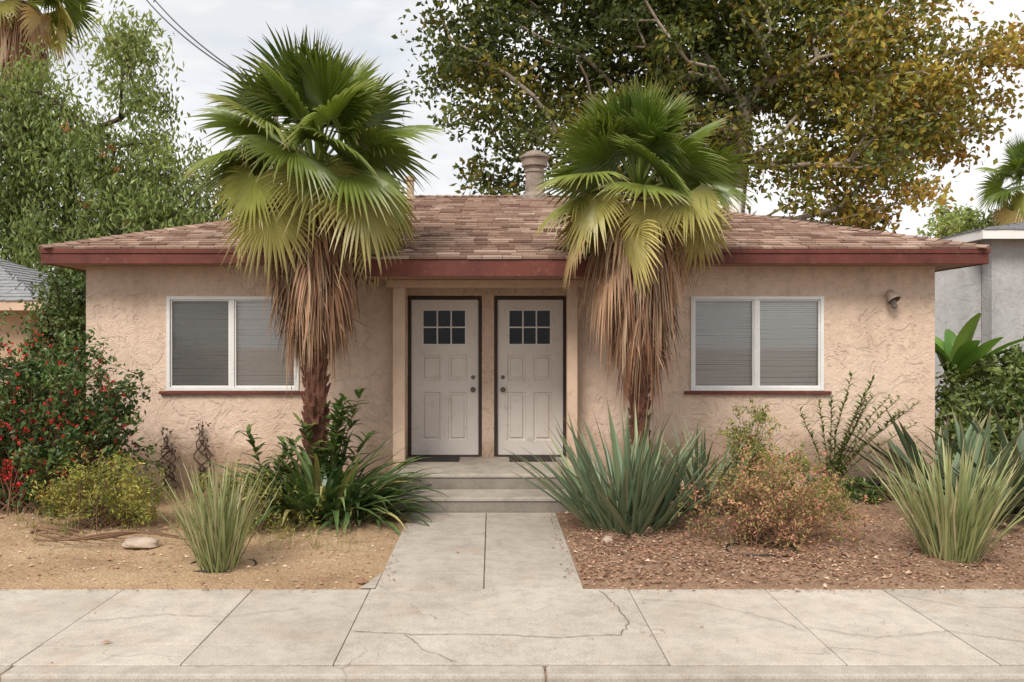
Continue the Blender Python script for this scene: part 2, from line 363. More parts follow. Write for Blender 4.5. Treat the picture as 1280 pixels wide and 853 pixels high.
n=90; x=rng.uniform(-3.6,4.5,n); y=rng.uniform(4.8,6.36,n)**1.; litter(x,y,np.full(n,.012),rng.uniform(.01,.022,n),rng.uniform(.006,.012,n),.5,.3,mb)
n=360; x=np.concatenate([rng.uniform(.68,5,240),rng.uniform(-5,-1,120)]); y=6.37-np.abs(rng.normal(size=n))*.06; litter(x,y,np.full(n,.013),rng.uniform(.012,.035,n),rng.uniform(.008,.02,n),.5,.3,mb)
n=120; x=np.concatenate([.66-np.abs(rng.normal(size=70))*.05,-.86+np.abs(rng.normal(size=50))*.05]); y=rng.uniform(6.5,9.1,n); litter(x,y,np.full(n,.018),rng.uniform(.015,.04,n),rng.uniform(.008,.02,n),.5,.3,mb)
litter(A([2.25,-2.35,1.35,-.3]),A([6.28,5.2,5.5,7.4]),A([.02,.016,.016,.02]),A([.07,.07,.05,.05]),A([.04,.035,.025,.03]),.7,.1,mb)
mb.obj('leaf_litter',F_litter)
mb=MB(); cx=np.concatenate([rng.uniform(-3.1,-1.15,26),rng.uniform(-5.5,-3,10),rng.uniform(1.5,4.6,12)]); cy=np.concatenate([rng.uniform(7.3,8.6,26),rng.uniform(7.6,9,10),rng.uniform(7.3,9.,12)])
ci=np.repeat(np.arange(len(cx)),16); n=len(ci); bx=cx[ci]+rng.normal(size=n)*.035; by=cy[ci]+rng.normal(size=n)*.035
ribbons(mb,np.stack([bx,by,gz(bx,by)-.01],1),rng.uniform(0,6.28,n),np.radians(rng.uniform(35,88,n)),rng.uniform(.06,.22,n),rng.uniform(.003,.007,n),np.radians(rng.uniform(0,70,n)),tint3(n,.5,.3),nseg=4,prof=prof_rush)
mb.obj('dry_grass',F_straw)

# ------------------------------------------------------------------ house
H=empty('stucco_house',(0,10.55,0))
WY=10.55
def wall_holes(mb,x0,x1,z0,z1,y,holes,depth):
    xs=sorted({x0,x1,*[h[0] for h in holes],*[h[1] for h in holes]}); zs=sorted({z0,z1,*[h[2] for h in holes],*[h[3] for h in holes]})
    for a,b_ in zip(xs[:-1],xs[1:]):
        for c,d in zip(zs[:-1],zs[1:]):
            mx,mz=(a+b_)/2,(c+d)/2
            if any(h[0]<mx<h[1] and h[2]<mz<h[3] for h in holes): continue
            mb.quad((a,y,c),(b_,y,c),(b_,y,d),(a,y,d))
    for h in holes:
        a,b_,c,d=h; y2=y+depth
        mb.quad((a,y,c),(a,y2,c),(a,y2,d),(a,y,d)); mb.quad((b_,y,c),(b_,y,d),(b_,y2,d),(b_,y2,c))
        mb.quad((a,y,c),(b_,y,c),(b_,y2,c),(a,y2,c)); mb.quad((a,y,d),(a,y2,d),(b_,y2,d),(b_,y,d))
XL,XR=-5.02,5.475; RL,RR=-1.2,1.04; RY=11.15; FZ=.34
wins=[(-4.02,-2.386,1.236,2.404),(2.455,4.10,1.236,2.404)]
doors=[(-1.056,-.178,.36,2.39),(.073,.93,.36,2.39)]
mb=MB()
wall_holes(mb,XL,RL,-.1,2.78,WY,[wins[0]],.14); wall_holes(mb,RR,XR,-.1,2.78,WY,[wins[1]],.14)
mb.quad((RL,WY,-.1),(RL,RY,-.1),(RL,RY,2.78),(RL,WY,2.78)); mb.quad((RR,WY,-.1),(RR,WY,2.78),(RR,RY,2.78),(RR,RY,-.1))
wall_holes(mb,RL,RR,-.1,2.78,RY,[(d[0]-.045,d[1]+.045,FZ,d[3]+.05) for d in doors],.12)
mb.quad((XL,WY,-.1),(XL,WY,2.78),(XL,17.6,2.78),(XL,17.6,-.1)); mb.quad((XR,WY,-.1),(XR,17.6,-.1),(XR,17.6,2.78),(XR,WY,2.78))
mb.quad((XL,17.6,-.1),(XL,17.6,2.78),(XR,17.6,2.78),(XR,17.6,-.1))
mb.obj('walls',M_st,H)
mb=MB(); mb.box(-1.195,-1.05,10.27,10.41,FZ,2.5); mb.box(.905,1.03,10.27,10.41,FZ,2.5); mb.box(-1.26,1.10,10.25,10.43,2.5,2.585)
mb.obj('porch_posts',M_beam,H,bevel=.006)
mb=MB(); mb.quad((RL,10.41,2.56),(RL,RY,2.56),(RR,RY,2.56),(RR,10.41,2.56)); 
mb.quad((-5.31,10.11,2.775),(-5.31,18.1,2.775),(5.85,18.1,2.775),(5.85,10.11,2.775))
mb.quad((-1.46,9.57,2.588),(-1.46,10.5,2.588),(1.2,10.5,2.588),(1.2,9.57,2.588)); mb.obj('soffit',M_sof,H)
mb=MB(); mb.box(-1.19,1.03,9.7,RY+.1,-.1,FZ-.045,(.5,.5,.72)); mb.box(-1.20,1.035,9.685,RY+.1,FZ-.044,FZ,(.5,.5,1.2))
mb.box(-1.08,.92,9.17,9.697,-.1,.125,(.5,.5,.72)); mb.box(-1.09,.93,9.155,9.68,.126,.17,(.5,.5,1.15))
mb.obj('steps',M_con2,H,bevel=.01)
mb=MB(); mb.box(-.97,-.42,10.66,11.06,FZ+.001,FZ+.025); mb.box(.22,.80,10.66,11.06,FZ+.001,FZ+.025); mb.obj('door_mats',M_mat,H)
EL,ER,EY,EZ,SL,W=-5.34,5.88,10.1,2.95,.32,4.0
def slope(mb,Ax,du,dv,L,vmax,lift=.0,dvv=.135,hipL=1.,hipR=1.,v0=0.,sl=SL):
    Ax=A(Ax,float);du=A(du,float);dv=A(dv,float); nrm=A([0,0,1.])-dv*sl; nrm/=np.linalg.norm(nrm)
    def P(u,v,h): return Ax+du*u+dv*v+A([0,0,sl*v])+nrm*h
    V=[];F=[];T=[];k=0
    v=v0-.015
    while v<vmax:
        vt=min(v+dvv*1.35,vmax); u=-.3*random.random()
        rowt=random.gauss(0,.04)
        while u<L:
            w=random.uniform(.12,.34); jit=random.choice([0,0,.012,.022]); vb=max(v-jit,v0-.02)
            a0=max(u,max(vb,0)*hipL);b0=min(u+w-.006,L-max(vb,0)*hipR);a1=max(u,vt*hipL);b1=min(u+w-.006,L-vt*hipR)
            if b0-a0>.02:
                if b1<a1: b1=a1=(a1+b1)/2
                h=.017+random.random()*.010
                pts=[P(a0,vb,h),P(b0,vb,h),P(b1,vt,.001),P(a1,vt,.001),P(a0,vb,-.004),P(b0,vb,-.004)]
                V+=pts;F+=[[k,k+1,k+2,k+3],[k+4,k+5,k+1,k]]
                t=(min(1,max(0,random.gauss(.5,.27)+rowt)),.5,.5);T+=[t]*6;k+=6
            u+=w
        v+=dvv
    mb.add(V,F,A(T))
mb=MB()
Lx=ER-EL; Ly=2*W
slope(mb,(EL,EY,EZ),(1,0,0),(0,1,0),Lx,W); slope(mb,(EL,EY+Ly,EZ),(0,-1,0),(1,0,0),Ly,W); slope(mb,(ER,EY,EZ),(0,1,0),(-1,0,0),Ly,W)
slope(mb,(ER,EY+Ly,EZ),(-1,0,0),(0,-1,0),Lx,W)
rz=EZ+SL*W; rl=(EL+W,EY+W,rz-.006); rr=(ER-W,EY+W,rz-.006); z=EZ-.006
c4=[(EL,EY,z),(ER,EY,z),(ER,EY+Ly,z),(EL,EY+Ly,z)]
tt=(.1,.5,.5)
mb.quad(c4[0],c4[1],rr,rl,tt); mb.quad(c4[2],c4[3],rl,rr,tt); mb.add([c4[1],c4[2],rr],[[0,1,2]],tt); mb.add([c4[3],c4[0],rl],[[0,1,2]],tt)
PX0,PX1,PY=-1.48,1.16,9.55; pz=2.775; psl=(EZ+.006-pz)/.55
def pv(mb):
    Ltot=PX1-PX0
    slope(mb,(PX0,PY,pz),(1,0,0),(0,1,0),Ltot,.58,hipL=1.25,hipR=1.25,sl=psl,dvv=.14)
    slope(mb,(PX0,PY+1.1,pz),(0,-1,0),(1,0,0),1.1,.7,hipL=0,hipR=.8,sl=psl*.78,dvv=.14)
    slope(mb,(PX1,PY,pz),(0,1,0),(-1,0,0),1.1,.7,hipL=.8,hipR=0,sl=psl*.78,dvv=.14)
    mb.quad((PX0,PY,pz-.006),(PX1,PY,pz-.006),(PX1-.72,PY+.57,EZ-.008),(PX0+.72,PY+.57,EZ-.008),tt)
    mb.add([(PX0,PY,pz-.006),(PX0+.72,PY+.57,EZ-.008),(PX0,PY+1.1,pz-.006)],[[0,1,2]],tt)
    mb.add([(PX1,PY,pz-.006),(PX1-.72,PY+.57,EZ-.008),(PX1,PY+1.1,pz-.006)],[[0,1,2]],tt)
pv(mb)
def caps(mb,p,q,step=.14,w=.13):
    p=A(p,float);q=A(q,float);L=np.linalg.norm(q-p);d=(q-p)/L; sd=np.cross(d,[0,0,1]); sd/=np.linalg.norm(sd); up=np.cross(sd,d)
    n=int(L/step)
    for i in range(n):
        a=p+d*i*step; b2=a+d*step*1.4; h0=.035+random.random()*.006; h1=.018; t=(min(1,max(0,random.gauss(.5,.2))),.5,.5)
        dn=w*.33
        V=[a-sd*w+up*(h0-dn),a+up*h0,a+sd*w+up*(h0-dn),b2-sd*w+up*(h1-dn),b2+up*h1,b2+sd*w+up*(h1-dn),a-sd*w+up*(h0-dn-.012),a+up*(h0-.012),a+sd*w+up*(h0-dn-.012)]
        mb.add(V,[[0,1,4,3],[1,2,5,4],[6,7,1,0],[7,8,2,1]],t)
rl=(EL+W,EY+W,rz); rr=(ER-W,EY+W,rz)
caps(mb,(EL,EY,EZ),rl);caps(mb,(ER,EY,EZ),rr);caps(mb,rl,rr);caps(mb,(EL,EY+Ly,EZ),rl);caps(mb,(ER,EY+Ly,EZ),rr)
caps(mb,(PX0,PY,pz),(PX0+.72,PY+.57,EZ),w=.1);caps(mb,(PX1,PY,pz),(PX1-.72,PY+.57,EZ),w=.1)
mb.obj('roof_shingles',M_shin,H)
mb=MB(); fb,ft=2.765,2.938
mb.box(EL+.02,ER-.02,EY,EY+.03,fb,ft); mb.box(EL+.0,EL+.028,EY-.003,EY+Ly,fb-.002,ft); mb.box(ER-.028,ER,EY-.003,EY+Ly,fb-.002,ft); mb.box(EL+.02,ER-.02,EY+Ly-.03,EY+Ly-.004,fb,ft)
mb.box(PX0+.02,PX1-.02,PY,PY+.03,2.575,pz-.012); mb.box(PX0,PX0+.028,PY-.003,PY+.95,2.573,pz-.012); mb.box(PX1-.028,PX1,PY-.003,PY+.95,2.573,pz-.012)
mb.box(EL-.012,ER+.012,EY-.014,EY-.004,ft-.05,ft+.008); 
mb.obj('fascia',M_red,H,bevel=.004)
fr=MB();gl=MB();bl=MB();scs=[MB(),MB()];rm=MB();si=MB()
for wi,(a,b_,c,d) in enumerate(wins):
    y0,y1=WY-.018,WY+.05; w=.042; sc=scs[wi]
    fr.box(a,a+w,y0,y1,c,d); fr.box(b_-w,b_,y0,y1,c,d); fr.box(a+w,b_-w,y0,y1,d-w,d); fr.box(a+w,b_-w,y0,y1,c,c+w)
    mx=(a+b_)/2-.01
    fr.box(mx-.028,mx+.028,y0+.008,y1-.004,c+w,d-w)
    sx0,sx1=mx+.028,b_-w; sw=.02
    for (p,q) in ((sx0,sx1),(a+w,mx-.028)):
        fr.box(p,p+sw,y0+.022,y1-.01,c+w,d-w); fr.box(q-sw,q,y0+.022,y1-.01,c+w,d-w)
        fr.box(p+sw,q-sw,y0+.022,y1-.01,c+w,c+w+sw); fr.box(p+sw,q-sw,y0+.022,y1-.01,d-w-sw,d-w)
    gl.quad((a+w,WY+.025,c+w),(b_-w,WY+.025,c+w),(b_-w,WY+.025,d-w),(a+w,WY+.025,d-w))
    sc.quad((a+w+.015,WY+.008,c+w+.015),(mx-.035,WY+.008,c+w+.015),(mx-.035,WY+.008,d-w-.015),(a+w+.015,WY+.008,d-w-.015))
    zz=c+.03; k=0
    while zz<d-.03:
        for (p,q) in ((a+.03,mx-.01),(mx+.0,b_-.03)):
            j=random.gauss(0,.0016)+.003*math.sin(k*.35+p); j2=random.gauss(0,.0016)
            bl.quad((p,WY+.058,zz+j),(q,WY+.058,zz+j2),(q,WY+.070,zz+.0205+j2),(p,WY+.070,zz+.0205+j))
        zz+=.0225; k+=1
    rm.quad((a-.1,WY+.3,c-.1),(b_+.1,WY+.3,c-.1),(b_+.1,WY+.3,d+.1),(a-.1,WY+.3,d+.1))
    si.box(a-.08,b_+.08,WY-.05,WY-.001,c-.042,c-.004)
fr.obj('window_frames',M_alu,H,bevel=.003); gl.obj('window_glass',M_glass,H); bl.obj('window_blinds',M_blind,H); scs[0].obj('window_screen_a',M_screen,H);scs[1].obj('window_screen_b',M_screen2,H); rm.obj('room_interior',M_room,H); si.obj('window_sills',M_red,H,bevel=.004)
dm=MB();dk=MB();dg=MB();kb=MB();rm=MB();mu=MB()
for di,(a,b_,c,d) in enumerate(doors):
    y=RY+.035; w=b_-a; h=d-c
    lx0=a+.18*w; lx1=a+.80*w
    lz0,lz1=c+.715*h,c+.93*h
    px=[(a+.15*w,a+.43*w),(a+.55*w,a+.83*w)]; pz_=[(c+.09*h,c+.405*h),(c+.48*h,c+.645*h)]
    pan=[(p[0],p[1],q[0],q[1]) for p in px for q in pz_]
    holes=pan+[(lx0,lx1,lz0,lz1)]
    xs=sorted({a,b_,*[v for h_ in holes for v in h_[:2]]})
    zs=sorted({c,d,*[v for h_ in holes for v in h_[2:]]})
    for p,q in zip(xs[:-1],xs[1:]):
        for r_,s_ in zip(zs[:-1],zs[1:]):
            mx,mz=(p+q)/2,(r_+s_)/2
            if any(h_[0]<mx<h_[1] and h_[2]<mz<h_[3] for h_ in holes): continue
            dm.quad((p,y,r_),(q,y,r_),(q,y,s_),(p,y,s_))
    dm.quad((a,y,c),(a,y+.04,c),(a,y+.04,d),(a,y,d));dm.quad((b_,y,c),(b_,y+.04,c),(b_,y+.04,d),(b_,y,d))
    for (p,q,r_,s_) in pan:
        g=.022; dp=.024
        o4=[(p,y,r_),(q,y,r_),(q,y,s_),(p,y,s_)]; i4=[(p+g*.5,y+dp,r_+g*.5),(q-g*.5,y+dp,r_+g*.5),(q-g*.5,y+dp,s_-g*.5),(p+g*.5,y+dp,s_-g*.5)]
        k4=[(p+g*1.3,y+dp,r_+g*1.3),(q-g*1.3,y+dp,r_+g*1.3),(q-g*1.3,y+dp,s_-g*1.3),(p+g*1.3,y+dp,s_-g*1.3)]
        m4=[(p+g*2.2,y+.003,r_+g*2.2),(q-g*2.2,y+.003,r_+g*2.2),(q-g*2.2,y+.003,s_-g*2.2),(p+g*2.2,y+.003,s_-g*2.2)]
        for u4,v4 in ((o4,i4),(i4,k4),(k4,m4)):
            for k in range(4): dm.quad(u4[k],u4[(k+1)%4],v4[(k+1)%4],v4[k])
        dm.quad(*m4)
    mu.box(lx0-.018,lx1+.018,y-.008,y-.001,lz1,lz1+.018);mu.box(lx0-.018,lx1+.018,y-.008,y-.001,lz0-.018,lz0)
    mu.box(lx0-.018,lx0,y-.008,y-.001,lz0,lz1);mu.box(lx1,lx1+.018,y-.008,y-.001,lz0,lz1)
    mw=.017
    for k in (1,2): xx=lx0+(lx1-lx0)*k/3; mu.box(xx-mw/2,xx+mw/2,y-.006,y+.012,lz0,lz1)
    zz=(lz0+lz1)/2; mu.box(lx0,lx1,y-.003,y+.010,zz-mw/2,zz+mw/2)
    dg.quad((lx0,y+.014,lz0),(lx1,y+.014,lz0),(lx1,y+.014,lz1),(lx0,y+.014,lz1))
    rm.quad((lx0-.1,y+.25,lz0-.1),(lx1+.1,y+.25,lz0-.1),(lx1+.1,y+.25,lz1+.1),(lx0-.1,y+.25,lz1+.1))
    dk.box(a-.036,a-.006,RY-.012,RY+.08,FZ+.002,d+.008);dk.box(b_+.006,b_+.036,RY-.012,RY+.08,FZ+.002,d+.008);dk.box(a-.036,b_+.036,RY-.012,RY+.08,d+.008,d+.04)
    dk.box(a-.005,b_+.005,RY-.03,RY+.08,FZ+.001,FZ+.018)
    kx=b_-.07 if di==0 else a+.07
    for kz,kr in ((c+.50*h,.026),(c+.42*h,.032)):
        rings=[(.0,kr*1.05),(.008,kr*1.05),(.012,kr*.5),(.03,kr*.45),(.036,kr*.85),(.05,kr),(.062,kr*.8),(.068,kr*.3)]
        if kr<.03: rings=[(.0,kr),(.014,kr),(.02,kr*.7),(.022,kr*.2)]
        n=14; V=[(kx+r_*math.cos(2*math.pi*j/n),y-q_,kz+r_*math.sin(2*math.pi*j/n)) for q_,r_ in rings for j in range(n)]
        F=[[i*n+j,i*n+(j+1)%n,(i+1)*n+(j+1)%n,(i+1)*n+j] for i in range(len(rings)-1) for j in range(n)]+[[ (len(rings)-1)*n+j for j in range(n)]]
        kb.add(V,F)
dm.obj('doors',M_door,H);mu.obj('door_muntins',M_munt,H);dk.obj('door_jambs',M_dark,H);dg.obj('door_glass',M_dglass,H);kb.obj('door_knobs',M_brass,H,smooth=True);rm.obj('door_interior',M_room,H)
def lathe(mb,cx,cy,prof,n=20):
    V=[(cx+r*math.cos(2*math.pi*j/n),cy+r*math.sin(2*math.pi*j/n),z) for z,r in prof for j in range(n)]
    F=[[i*n+j,i*n+(j+1)%n,(i+1)*n+(j+1)%n,(i+1)*n+j] for i in range(len(prof)-1) for j in range(n)]
    mb.add(V,F)
mb=MB(); lathe(mb,.70,14.0,[(4.1,.24),(4.22,.22),(4.28,.155),(4.60,.15),(4.61,.17),(4.65,.17),(4.66,.15),(4.70,.15),(4.71,.21),(4.83,.215),(4.84,.25),(4.87,.25),(4.95,.12),(4.99,.02)])
mb.obj('flue_vent',M_metal,H,smooth=False)
mb=MB(); lathe(mb,-1.33,13.9,[(4.1,.1),(4.2,.09),(4.22,.06),(4.45,.06),(4.46,.085),(4.52,.085),(4.55,.02)]); mb.obj('small_vent_pipe',M_st3,H)
mb=MB(); lathe(mb,4.56,16.0,[(3.2,.11),(4.4,.11),(4.62,.11),(4.63,.14),(4.69,.14),(4.72,.02)]); mb.obj('white_vent_pipe',M_white,H)
mb=MB(); polytube(mb,[(4.90,WY,2.42),(4.90,WY-.05,2.42),(4.91,WY-.09,2.40)],.018,.018,8)
polytube(mb,[(4.92,WY-.01,2.44),(4.92,WY-.012,2.44)],.05,.05,12)
P=[(4.86,WY-.08,2.46),(4.865,WY-.09,2.45),(4.88,WY-.11,2.41),(4.90,WY-.14,2.36),(4.905,WY-.15,2.345)]
polytube(mb,P,[.02,.045,.055,.075,.078],None,12); P2=[(4.90,WY-.10,2.34),(4.93,WY-.12,2.26),(4.935,WY-.125,2.25)]; polytube(mb,P2,[.04,.032,.01],None,10)
mb.obj('flood_light',M_metal,H,smooth=True)
mb=MB(); polytube(mb,[(-2.91,11.5,3.3),(-2.91,11.5,5.1),(-2.93,11.48,5.2),(-3.0,11.48,5.2)],.03,.03,8); mb.obj('service_mast',M_metal,H,smooth=True)
mb=MB()
for o in (0,.10):
    p=A([-3.0,11.48,5.2]); q=A([-11.1,25,13.2+o*2.5]); T=np.linspace(0,1,30)[:,None]; pts=p+(q-p)*T; pts[:,2]-=(.7*4*T*(1-T))[:,0]*.6; pts[:,0]+=o*T[:,0]
    polytube(mb,pts,.011,.016,6)
mb.obj('power_line',M_wire)
mb=MB(); mb.box(4.46,4.76,10.2,10.45,.02,.10);mb.box(4.42,4.80,10.15,10.5,.14,.16);mb.box(4.50,4.56,10.25,10.4,.10,.14);mb.box(4.66,4.72,10.25,10.4,.10,.14); mb.obj('utility_box',M_black,bevel=.006)

# ------------------------------------------------------------------ neighbours
def simple_house(name,x0,x1,y0,y1,ze,zr,over,wm,rmat,fm):
    e=empty(name,((x0+x1)/2,y0,0)); mb=MB(); mb.box(x0,x1,y0,y1,-.1,ze); mb.obj('walls',wm,e)
    a,b_,c,d=x0-over,x1+over,y0-over,y1+over; w=min(b_-a,d-c)/2
    mb=MB(); hs=(zr-ze)/w
    def sl(Ax,du,dv,L): 
        slope(mb,Ax,du,dv,L,w,sl=hs,dvv=.16)
    sl((a,c,ze+.1),(1,0,0),(0,1,0),b_-a);sl((a,d,ze+.1),(0,-1,0),(1,0,0),d-c);sl((b_,c,ze+.1),(0,1,0),(-1,0,0),d-c);sl((b_,d,ze+.1),(-1,0,0),(0,-1,0),b_-a)
    mb.obj('roof_shingles',rmat,e)
    mb=MB(); mb.box(a,b_,c,c+.03,ze-.06,ze+.09);mb.box(a,a+.03,c+.031,d,ze-.06,ze+.09);mb.box(b_-.03,b_,c+.031,d,ze-.06,ze+.09);mb.quad((a+.03,c+.03,ze-.01),(b_-.03,c+.03,ze-.01),(b_-.03,d,ze-.01),(a+.03,d,ze-.01)); mb.obj('fascia',fm,e)
    return e
simple_house('neighbour_house',-17.5,-7.9,14.6,18.6,2.42,3.45,.45,M_st3,M_grroof,M_beam)
simple_house('neighbour_house',8.55,19,14.6,24,3.62,4.6,.35,M_st2,M_grroof,M_white)
mb=MB(); mb.box(6.9,8.54,14.9,15.1,-.1,3.3); mb.obj('garden_wall',M_st2)

# ------------------------------------------------------------------ palms
def frond(mb,pt,hub,az,el,pet,R,span,nb,droop,age,br,curl=.35,roll=None,tilt=0.):
    Z=A([0,0,1.]); hd=A([math.cos(az),math.sin(az),0])
    pts=[];p=A(hub,float);e=el
    for k in range(5):
        pts.append(p.copy()); e=el-curl*k/4; p=p+(hd*math.cos(e)+Z*math.sin(e))*pet/4
    polytube(pt,pts,.020,.010,5,(min(1,age*.9+.12),.3,br*.95)); p=pts[-1]
    e=el-curl-tilt; d=hd*math.cos(e)+Z*math.sin(e); s=A([-math.sin(az),math.cos(az),0]); n=np.cross(d,s)
    ro=rng.normal()*.35 if roll is None else roll
    s,n=s*math.cos(ro)+n*math.sin(ro),n*math.cos(ro)-s*math.sin(ro)
    th=np.linspace(-span,span,nb); dl=2*span/nb
    b=d*np.cos(th)[:,None]+s*np.sin(th)[:,None]; q=-d*np.sin(th)[:,None]+s*np.cos(th)[:,None]
    L=R*(.80+.20*np.cos(th*.7))*(1+rng.normal(size=nb)*.04)
    rs=[.02,.2,.42,.58,.74,.88,1.]; hw=[1,1,1,.96,.62,.31,.04]
    V=np.zeros((nb,len(rs),3,3)); T=np.zeros((nb,len(rs),3,3)); dr=droop*(1+np.abs(rng.normal(size=nb))*.7)
    side=rng.normal(size=nb)*.04
    for k,(r,h) in enumerate(zip(rs,hw)):
        w=(min(r,.6)*L*dl*.54*h)[:,None]; rr=(r*L)[:,None]
        over=max(0,r-.5)
        c=p+b*rr*(1-.25*over*min(1,droop*2))+n*(.10*R*r*(1-r)) - Z*((dr*L)*over**1.6*2.2)[:,None]+q*(side*L*over*2)[:,None]
        c=c-n*(np.abs(th)**2*.03*R*r)[:,None]
        V[:,k,0]=c-q*w-n*w*.5;V[:,k,1]=c+n*w*.5;V[:,k,2]=c+q*w-n*w*.5
        ag=min(1,age+.12*over*(1+age)); T[:,k,:,0]=ag; T[:,k,:,1]=r; T[:,k,:,2]=(br*(1+rng.normal(size=nb)*.08))[:,None]
    bs=(np.arange(nb)*len(rs)*3)[:,None];F=[]
    for k in range(len(rs)-1):
        for j in (0,1):
            a=bs+k*3+j;F.append(np.hstack([a,a+1,a+4,a+3]))
    mb.add(V.reshape(-1,3),np.vstack(F),T.reshape(-1,3))
def fan_palm(name,x,y,hubz,R,pet,nf,skirt_bot,skirt_w,tr,lean=0.,nd=60,trunk_z0=0.,seed=1,elmin=-28):
    global rng
    rng=np.random.default_rng(seed)
    E=empty(name,(x,y,trunk_z0))
    mb=MB(); tp=[]
    for i in range(14):
        t=i/13; tp.append((x+lean*math.sin(t*3)*.5,y,trunk_z0-.1+(hubz-trunk_z0)*t))
    polytube(mb,tp,tr,tr*.8,14)
    nb=int((min(skirt_bot+.5,hubz)-trunk_z0)*70*min(1,.25/tr*.8)); nb=min(nb,420)
    for i in range(nb):
        z=trunk_z0+i/nb*(skirt_bot+.5-trunk_z0); t=(z-trunk_z0)/(hubz-trunk_z0); az=i*2.39996+rng.normal()*.1
        o=A([math.cos(az),math.sin(az),0]);s=A([-o[1],o[0],0]); c=A([x+lean*math.sin(t*3)*.5,y,z])+o*tr*.8; w=tr*.42; L=rng.uniform(.09,.17)*tr/.14; out=rng.uniform(.25,.6)
        tip=c+A([0,0,L])+o*L*out
        V=[c-s*w-o*.03,c+s*w-o*.03,c+o*.035,tip-s*w*.35,tip+s*w*.35,tip+o*.012-A([0,0,.01])]
        mb.add(V,[[0,2,5,3],[2,1,4,5],[3,5,4],[0,3,4,1]])
    mb.obj('trunk',M_boot,E)
    mb=MB(); hub=A([x,y,hubz])
    for i in range(nf):
        t=i/(nf-1); el=math.radians(86+(elmin-86)*t**1.05+rng.normal()*6); az=i*2.39996+rng.normal()*.2
        age=.06+.28*t+rng.normal()*.07
        if t>.74: age=.38+.2*rng.random()
        if t>.86: age=.52+.2*rng.random()
        pl=pet*(.85+.35*t)*rng.uniform(.82,1.12)
        Rr=R*rng.uniform(.85,1.1)*(1 if t<.74 else .84)
        tl=(.05+.5*t)*rng.uniform(.5,1.3) if t<.74 else rng.uniform(.5,1.2)
        frond(mb,mb,hub+A([math.cos(az)*.06,math.sin(az)*.06,-.25*t+.05]),az,el,pl,Rr,math.radians(rng.uniform(95,130)) if t>.12 else math.radians(45+420*t),40,(.03+.16*t)*rng.uniform(.6,1.5),max(0,age),rng.uniform(.78,1.2),curl=.10+.26*t,roll=rng.normal()*.6,tilt=tl)
    mb.obj('live_fronds',F_palm,E)
    mb=MB()
    for i in range(nd):
        t=(i/(nd-1)); z=hubz-.1-(hubz-.1-skirt_bot-R*.7)*t; az=i*2.39996+rng.normal()*.3
        wd=skirt_w*(1-.6*t)*rng.uniform(.6,1.2); el=math.radians(rng.uniform(-35,5)-25*t)
        frond(mb,mb,A([x,y,z]),az,el,wd,R*rng.uniform(.6,.95)*(1-.22*t),math.radians(rng.uniform(35,95)),24,.8,float(np.clip(rng.normal(.42,.27)-.25*t+.15,0,1)),rng.uniform(.75,1.2),curl=math.radians(rng.uniform(50,88))+el*.6,roll=rng.normal()*.7)
    n=int(nd*12); az=rng.uniform(0,2*math.pi,n); t=rng.random(n); rad=tr+skirt_w*(1-.8*t)*rng.uniform(.1,.8,n)
    zt=hubz-.45-(hubz-.45-skirt_bot-.3)*t
    base=np.stack([x+np.cos(az)*rad,y+np.sin(az)*rad,zt],1)
    ribbons(mb,base,az+rng.normal(size=n)*.6,np.radians(rng.uniform(-88,-50,n)),rng.uniform(.2,.55,n)*R/.7,rng.uniform(.008,.02,n)*R/.7,rng.normal(size=n)*.3,tint3(n,.48,.27,.95,.2),nseg=5,prof=prof_rush,twist=1.)
    mb.obj('dead_skirt',F_dead,E)
    return E
fan_palm('fan_palm_tree',-1.97,9.55,3.88,.80,.64,44,1.9,.42,.125,seed=3,nd=84)
fan_palm('fan_palm_tree',1.63,9.45,3.58,.70,.54,42,1.6,.38,.10,seed=8,nd=80)
fan_palm('fan_palm_tree',-16.6,30,13.9,1.4,1.2,28,10.8,.9,.22,seed=12,nd=36)
fan_palm('fan_palm_tree',20.2,32,7.6,1.2,1.,26,5.8,.6,.2,seed=14,nd=24)

